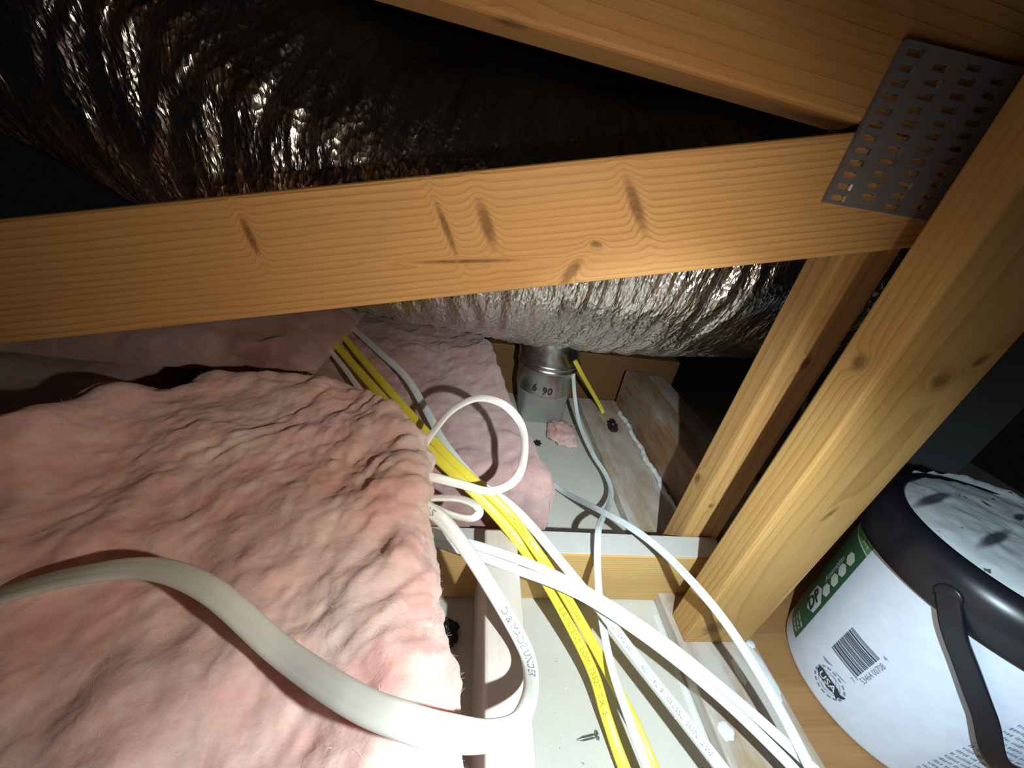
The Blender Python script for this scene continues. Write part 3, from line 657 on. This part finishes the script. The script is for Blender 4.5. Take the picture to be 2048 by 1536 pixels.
cable('cable', [(585, 612, 'z', .245), (622, 650, 'z', .240), (660, 700, 'z', .232), (690, 738, 'z', .228), (735, 800, 'z', .224), (790, 862, 'z', .216)],
      0.0085, 0.0042, M['cable_cream'], 'dim cream cable beside the yellow cables under the web timber', n=140)
cable('cable', [(1150, 722, 'z', .20), (1162, 745, 'z', .165), (1182, 780, 'z', .10), (1200, 812, 'z', .045), (1206, 826, 'z', .026)],
      0.010, 0.0046, M['cable_yellow'], 'short yellow cable dropping behind the metal elbow', n=90)
wq = [PYp(1462, 711, .80), PYp(1500, 707, .80), PYp(1545, 710, .80), PYp(1620, 716, .80)]
def tube(name, pts, r, mat, label, cat, n=60, k=10):
    C = catmull(pts, n); T = np.gradient(C, axis=0); T /= np.linalg.norm(T, axis=1)[:, None]
    U = np.array([0, 0, 1.0]) - T * T[:, 2:3]; U /= np.linalg.norm(U, axis=1)[:, None]; V = np.cross(T, U)
    th = np.linspace(0, 2 * np.pi, k, endpoint=False)
    P = C[:, None] + r * (U[:, None] * np.cos(th)[None, :, None] + V[:, None] * np.sin(th)[None, :, None])
    o = link(name, grid_mesh(name, P.transpose(1, 0, 2), closed_u=True), mat); tag(o, label, cat); return o
wq += [np.array([0.98, 0.86, 0.17]), np.array([1.03, 0.84, 0.004])]
tube('cable', [*wq], 0.0048, M['cable_cream'], 'grey cable end poking out under the foil duct behind the narrow stud', 'cable')

# ================================================================== pail
PC = np.array([0.583, 0.188]); PZ0 = 0.0122
def pr_(z): return 0.1045 + (0.1165 - 0.1045) * (z - PZ0) / 0.245
def on_pail(px, py, extra=0.0):
    """angle and height where the photograph's ray meets the pail's side"""
    r = ray(px, py); t = 0.0003; best = None
    for k in range(4000):
        t = 0.0002 + k * 4e-7
        p = r * t + np.array([0, 0, CH]); d = np.hypot(p[0] - PC[0], p[1] - PC[1])
        if d <= pr_(p[2]) + extra: return math.atan2(p[1] - PC[1], p[0] - PC[0]), p[2]
        if best is None or d - pr_(p[2]) < best[0]: best = (d - pr_(p[2]), math.atan2(p[1] - PC[1], p[0] - PC[0]), p[2])
    return best[1], best[2]
def a2p(a):   # unwrap to 0..2pi so that the seen side (about pi..1.5 pi) is continuous
    return a % (2 * math.pi)
def pail():
    root = empty('pail', (PC[0], PC[1], PZ0), 'white pail with green-edged label and black lid on the plywood panel', 'pail')
    R = lambda z: pr_(z)
    body = [(0.0, 0.002), (0.09, 0.002), (0.100, 0.0), (0.1035, 0.001), (R(PZ0) , 0.004)] + [(R(PZ0 + z), z) for z in np.linspace(0.01, 0.238, 12)] + [(0.112, 0.243), (0.0, 0.243)]
    link('body', lathe('body', body, 128), M['pail_white'], root)
    lift = 0.0006
    def patch(name, a0, a1, z0, z1, lift, mat, parent, n=None, m=2):
        n = n or max(3, int(abs(a1 - a0) / 0.04) + 2)
        A, Z = np.meshgrid(np.linspace(a0, a1, n), np.linspace(z0, z1, m), indexing='ij'); rr = pr_(Z) + lift
        P = np.stack([np.cos(A) * rr, np.sin(A) * rr, Z - PZ0], -1)
        return link(name, grid_mesh(name, P), mat, parent)
    def flat(name, V, Fc, lift, mat, parent, fine_=True):
        # V columns: angle, absolute height
        bm = bmesh.new(); bv = [bm.verts.new((float(a), float(z), 0)) for a, z in V]
        for q in Fc:
            try: bm.faces.new([bv[k] for k in q])
            except ValueError: pass
        if fine_:
            bmesh.ops.triangulate(bm, faces=bm.faces[:])
            for _ in range(3):
                le = [e for e in bm.edges if abs(e.verts[0].co.x - e.verts[1].co.x) > 0.035]
                if not le: break
                bmesh.ops.subdivide_edges(bm, edges=le, cuts=1); bmesh.ops.triangulate(bm, faces=bm.faces[:])
        bm.verts.index_update(); V = np.array([v.co[:2] for v in bm.verts]); Fc = [tuple(v.index for v in f.verts) for f in bm.faces]; bm.free()
        rr = pr_(V[:, 1]) + lift
        return link(name, mesh(name, np.stack([np.cos(V[:, 0]) * rr, np.sin(V[:, 0]) * rr, V[:, 1] - PZ0], -1), Fc, False), mat, parent)
    zl0, zl1 = PZ0 + 0.006, 0.243
    aw1 = a2p(on_pail(1594, 1280)[0])           # green panel's near edge
    ae = a2p(on_pail(1748, 1094)[0]); aw1 = (aw1 + ae) / 2
    lab = patch('label', aw1 - 1.5, aw1 + 3.0, zl0, zl1 - 0.002, lift, M['label_white'], root, n=96)
    gz0 = on_pail(1594, 1280)[1]; gz1 = on_pail(1735, 1112)[1]; gz2 = min(on_pail(1750, 1092)[1], zl1 - 0.003)
    gw = 0.9
    patch('green_panel', aw1 - gw, aw1, gz0, gz1, lift * 1.6, M['label_green'], lab, n=30)
    # the light green cap over the panel, with a pale curved rule
    patch('green_cap', aw1 - gw, aw1, gz1 + 0.0012, gz2, lift * 1.6, M['label_lime'], lab, n=30)
    patch('cap_rule', aw1 - gw, aw1, gz1 - 0.0005, gz1 + 0.0012, lift * 1.9, M['print_white'], lab, n=30)
    rm = 0.111
    def hexagon(ca, cz, half_a, half_z, mat, name='hexagon', lf=2.2):
        V = [(ca + half_a * math.cos(k * math.pi / 3 + math.pi / 6) / rm, cz + half_z * math.sin(k * math.pi / 3 + math.pi / 6)) for k in range(6)]
        flat(name, V, [tuple(range(6))], lift * lf, mat, lab)
    def rtext(txt, size, ca, cz, mat, rot=True, lf=2.6, name='lettering', bold=0.0, sx=1.0):
        V, Fc = text_geo(txt, size, bold)
        V = V - (V.max(0) + V.min(0)) / 2
        if rot: q = np.stack([ca - V[:, 1] / rm * sx, cz + V[:, 0]], -1)
        else: q = np.stack([ca + V[:, 0] / rm * sx, cz + V[:, 1]], -1)
        flat(name, q, Fc, lift * lf, mat, lab)
    def at(px, py):
        a, z = on_pail(px, py); return a2p(a), z
    ha, hz = at(1631, 1198)
    hexagon(ha, hz, 0.0175, 0.021, M['print_white'])
    rtext('DP', 0.0225, ha, hz, M['print_dark'], lf=3.0, bold=0.0008, sx=1.15)
    for (px, py) in [(1655, 1181), (1671, 1161), (1687, 1141), (1704, 1119)]:
        a, z = at(px, py); hexagon(a, z, 0.0085, 0.0092, M['print_white'])
    a, z = at(1672, 1138); rtext('Assemblies', 0.0105, a, z, M['print_white'], sx=1.3)
    def strokes(name, a_s, rows, length, hgt, mat, seed, lf=2.4):
        # rows of print too small to read: short upright dashes of uneven length
        q = random.Random(seed); V, Fc = [], []
        for z in rows:
            x = 0.0
            while x < length:
                for _ in range(q.randint(2, 8)):
                    wd = q.choice([0.0005, 0.0008, 0.0012]); h0 = hgt * q.uniform(0.0, 0.25); h1 = hgt * q.uniform(0.7, 1.0); n0 = len(V)
                    V += [(a_s + x / rm, z + h0), (a_s + (x + wd) / rm, z + h0), (a_s + (x + wd) / rm, z + h1), (a_s + x / rm, z + h1)]; Fc.append((n0, n0 + 1, n0 + 2, n0 + 3)); x += wd + 0.0007
                    if x > length: break
                x += 0.0016
        flat(name, V, Fc, lift * lf, mat, lab, False)
    a, z = at(1592, 1262); strokes('small_print', aw1 - 0.26, [gz0 + 0.004 + 0.0075 * k for k in range(3)], 0.024, 0.0052, M['print_white'], 3)
    strokes('small_print', aw1 - 0.16, [gz1 + 0.005, gz1 + 0.012], 0.013, 0.005, M['print_white'], 5)
    # barcode: bars run round the pail, digits beside them
    b00, b10 = at(1665, 1296), at(1706, 1254); b01, b11 = at(1716, 1357), at(1760, 1315)
    a0 = (b00[0] + b10[0]) / 2; a1 = (b01[0] + b11[0]) / 2; z0 = (b00[1] + b01[1]) / 2; z1 = (b10[1] + b11[1]) / 2
    zz = z0; rr = random.Random(4); k = 0
    wz = (z1 - z0) / 60
    while zz < z1:
        wd = wz * rr.choice([1, 1, 2, 3]); gp = wz * rr.choice([1, 1, 2])
        patch('bar', a0, a1 + (0.02 if k in (0,) else 0), zz, min(zz + wd, z1), lift * 2.2, M['print_dark'], lab, n=12); zz += wd + gp; k += 1
    rtext('53464 00708', (z1 - z0) * 0.17, a1 + 0.045, (z0 + z1) / 2, M['print_grey'])
    rtext('4', (z1 - z0) * 0.15, a1 + 0.02, z1 + 0.006, M['print_grey']); rtext('7', (z1 - z0) * 0.15, a1 + 0.0, z0 - 0.005, M['print_grey'])
    # globe emblem with USA
    ga, gz = at(1659, 1365); gR = 0.0165
    def ring(r0, r1, sq=1.0, mat=M['print_grey'], lf=2.0, dash=False):
        n = 48; V = []; Fc = []
        for k in range(n):
            t = 2 * math.pi * k / n
            for r_ in (r0, r1): V.append((ga + r_ * math.cos(t) * sq / rm, gz + r_ * math.sin(t)))
        for k in range(n):
            if dash and k % 3 == 2: continue
            j = (k + 1) % n; Fc.append((2 * k, 2 * k + 1, 2 * j + 1, 2 * j))
        flat('globe_ring', V, Fc, lift * lf, mat, lab)
    ring(gR * 0.98, gR * 1.12, dash=True); ring(gR * 0.76, gR * 0.80); ring(gR * 0.72, gR * 0.76, 0.55)
    flag = [(-1.0, 0.34), (-0.78, 0.46), (-0.2, 0.40), (0.55, 0.34), (0.8, 0.14), (1.15, 0.30), (1.02, -0.08), (0.85, -0.22), (0.9, -0.5), (0.62, -0.30), (0.1, -0.46), (-0.1, -0.34), (-0.6, -0.36), (-0.95, -0.12)]
    flat('emblem_map', [(ga + x * gR / rm, gz + y * gR) for x, y in flag], [tuple(range(len(flag)))], lift * 2.6, M['print_dark'], lab)
    rtext('USA', 0.0118, ga - 0.01, gz, M['print_white'], rot=False, lf=3.2, bold=0.0002)
    # fine print block
    f0 = at(1868, 1532)[0]; f1z = at(2040, 1425)
    za = at(1868, 1532)[1]; zb = f1z[1]; fa = (f0 + f1z[0]) / 2
    nl = 17; rows = [za + (zb - za) * k / (nl - 1) for k in range(-4, nl)]
    for k, z in enumerate(rows):
        if z > zl0 + 0.004: strokes('fine_print', fa, [z], 0.095 + 0.012 * math.sin(k * 2.3), abs(zb - za) / nl * 0.62, M['print_grey'], 20 + k, 2.0)
    # creases in the paper
    for (p, q, wd) in [((1649, 1312), (1668, 1332), 0.003), ((1673, 1342), (1694, 1366), 0.0014)]:
        A, Bq = at(*p), at(*q); n = 10; V = []
        for t in np.linspace(0, 1, n):
            a = A[0] + (Bq[0] - A[0]) * t; z = A[1] + (Bq[1] - A[1]) * t; hw = wd * math.sin(math.pi * min(1, t * .9 + .05))
            V += [(a, z), (a, z - hw)]
        flat('label_crease', V, [(2 * k, 2 * k + 2, 2 * k + 3, 2 * k + 1) for k in range(n - 1)], lift * 2.4, M['print_grey'], lab)
    # lid: black collar
    zo = PZ0
    coll = [(0.1175, 0.236 - zo), (0.1225, 0.2355 - zo), (0.1235, 0.239 - zo), (0.1255, 0.252 - zo), (0.1255, 0.262 - zo), (0.1235, 0.272 - zo), (0.119, 0.281 - zo), (0.112, 0.286 - zo), (0.106, 0.287 - zo), (0.1025, 0.284 - zo), (0.1015, 0.278 - zo), (0.0, 0.277 - zo)]
    lid = link('lid', lathe('lid', coll, 128), M['black_plastic'], root); lid.location = (-0.001, 0.004, 0)
    # compound smeared over the lid
    m, nt, b = new_mat('compound_on_lid'); v = objco(nt)
    c = ramp(nt, noise(nt, v, 30, 4), [(0.3, (0.55, 0.60, 0.63)), (0.7, (0.68, 0.72, 0.74))])
    def smudge(px, py, ln_, wd, an, c, soft=1.0):
        p = PZ(px, py, 0.288) - np.array([PC[0] - 0.001, PC[1] + 0.013, PZ0])
        kv = mapping(nt, v, loc=(p[0], p[1], p[2]), rot=(0, 0, an), sc=(ln_, wd, 0.05), typ='TEXTURE')
        l_ = N(nt, 'ShaderNodeVectorMath', operation='LENGTH'); L(nt, kv, l_.inputs[0])
        mr = N(nt, 'ShaderNodeMapRange', interpolation_type='SMOOTHSTEP'); L(nt, l_.outputs['Value'], mr.inputs[0])
        mr.inputs[1].default_value = 0.5; mr.inputs[2].default_value = 1.2; mr.inputs[3].default_value = 0.92; mr.inputs[4].default_value = 0
        return mixc(nt, mr.outputs[0], c, (0.03, 0.03, 0.06))
    def sm2(p, q, wd, c):
        A, B_ = PZ(*p, 0.288), PZ(*q, 0.288); d_ = B_ - A
        return smudge((p[0] + q[0]) / 2, (p[1] + q[1]) / 2, np.linalg.norm(d_) * 0.62, wd, math.atan2(d_[1], d_[0]), c)
    c = sm2((1838, 1008), (1893, 990), 0.006, c); c = sm2((1962, 1092), (2014, 1064), 0.0055, c); c = sm2((2028, 1040), (2048, 1030), 0.004, c); c = sm2((1962, 1003), (1980, 1015), 0.003, c)
    cr = noise(nt, mapping(nt, v, sc=(55, 55, 55)), 1.0, 3, 0.6, 0.3)
    c = mixc(nt, ramp(nt, cr, [(0.30, (1, 1, 1)), (0.335, (0, 0, 0))]), c, (0.08, 0.08, 0.10))
    L(nt, c, b.inputs['Base Color']); b.inputs['Roughness'].default_value = 0.75
    bump(nt, b, cr, 0.3, 0.003)
    n = 120; th = np.linspace(0, 2 * np.pi, n, endpoint=False); rows = []
    ragged = 1 + 0.05 * fbm(np.stack([np.cos(th) * 5, np.sin(th) * 5, 0 * th], -1), 4) + 0.07 * np.clip(np.sin(th + 0.75), 0, 1) ** 4 * (1 + fbm(np.stack([np.cos(th) * 9, np.sin(th) * 9, 0 * th], -1), 3))
    for t in np.linspace(0, 1, 30):
        rr_ = t * 0.1035 * (1 + (ragged - 1) * t ** 3)
        x, y = np.cos(th) * rr_, np.sin(th) * rr_
        z = 0.2795 - zo + 0.010 * (1 - t ** 8) + 0.003 * fbm(np.stack([x * 45, y * 45, 0 * x], -1), 3) * (1 - t ** 10) + 0.011 * np.clip((rr_ - 0.098) / 0.01, 0, 1) * np.clip(np.sin(th + 0.75), 0, 1)
        rows.append(np.stack([x, y, z], -1))
    link('dried_compound', grid_mesh('dried_compound', np.array(rows).transpose(1, 0, 2), closed_u=True), m, lid).location = (0, 0.009, 0.0)
    # bail handle: flat black strap hanging from an ear on the collar
    ea, ez = on_pail(1888, 1196, 0.011); ea = a2p(ea)
    pts = [(ea, ez + 0.004)]
    for (px, py) in [(1906, 1260), (1935, 1340), (1968, 1430), (2010, 1536)]:
        a, z = on_pail(px, py, 0.013); pts.append((a2p(a), z))
    aL, zL = pts[-1]; aE = ea + math.pi
    for t in (0.25, 0.5, 0.75):
        a = aL + (aE - aL) * t; pts.append((a, zL * (1 - t) + t * ez - 0.03 * math.sin(math.pi * t)))
    pts.append((aE, ez + 0.004))
    pts3 = [(math.cos(a) * (pr_(z) + e_), math.sin(a) * (pr_(z) + e_), z - PZ0) for (a, z), e_ in zip(pts, [0.0095] + [0.0125] * (len(pts) - 2) + [0.0095])]
    C = catmull(pts3, 200); T = np.gradient(C, axis=0); T /= np.linalg.norm(T, axis=1)[:, None]
    O = C.copy(); O[:, 2] = 0; O /= np.linalg.norm(O, axis=1)[:, None]; O -= T * (O * T).sum(1)[:, None]; O /= np.linalg.norm(O, axis=1)[:, None]
    Sd = np.cross(T, O); hw, ht = 0.0082, 0.0017
    sec = [(-hw, -ht), (-hw, ht), (-hw * .8, ht * 1.25), (hw * .8, ht * 1.25), (hw, ht), (hw, -ht)]
    P = np.stack([C + Sd * a + O * c2 for a, c2 in sec], 1)
    h = link('handle', grid_mesh('handle', P.transpose(1, 0, 2), closed_u=True, smooth=False), M['black_plastic'], root)
    for a in (ea, aE):
        e = link('handle_ear', lathe('handle_ear', [(0, 0.0012), (0.0085, 0.0012), (0.0098, 0.0004), (0.0105, -0.004)], 32), M['black_plastic'], h)
        e.location = (math.cos(a) * 0.1265, math.sin(a) * 0.1265, ez + 0.004 - PZ0); e.rotation_euler = (0, math.pi / 2, a)
pail()

# ================================================================== screw on the drywall
def screw():
    a, b = PZ(1154, 1480, 0.0025), PZ(1196, 1470, 0.0035); x = Vector(b - a); ln_ = 0.026
    root = empty('screw', tuple(a), 'loose grey coarse-thread screw lying on the drywall beside the yellow cable', 'screw')
    root.rotation_euler = Vector((x.x, x.y, 0.001)).to_track_quat('Z', 'Y').to_euler()
    prof = [(0.0, 0.0)]; z = 0.0
    for k in range(26):
        t = k / 26; r = 0.0005 + 0.0012 * min(1, t * 3)
        prof += [(r, 0.0008 + t * 0.019), (r + 0.0007 * min(1, t * 3), 0.0008 + (t + 0.5 / 26) * 0.019)]
    prof += [(0.0015, 0.021), (0.0018, 0.0225)]
    link('shank', lathe('shank', prof, 20), M['screw_steel'], root)
    link('head', lathe('head', [(0.0015, 0.0215), (0.0042, 0.0238), (0.0045, 0.0245), (0.0043, 0.0252), (0.0016, 0.0256), (0.0013, 0.0244), (0, 0.0244)], 28), M['screw_steel'], root)
    root.location.z = 0.0022
screw()
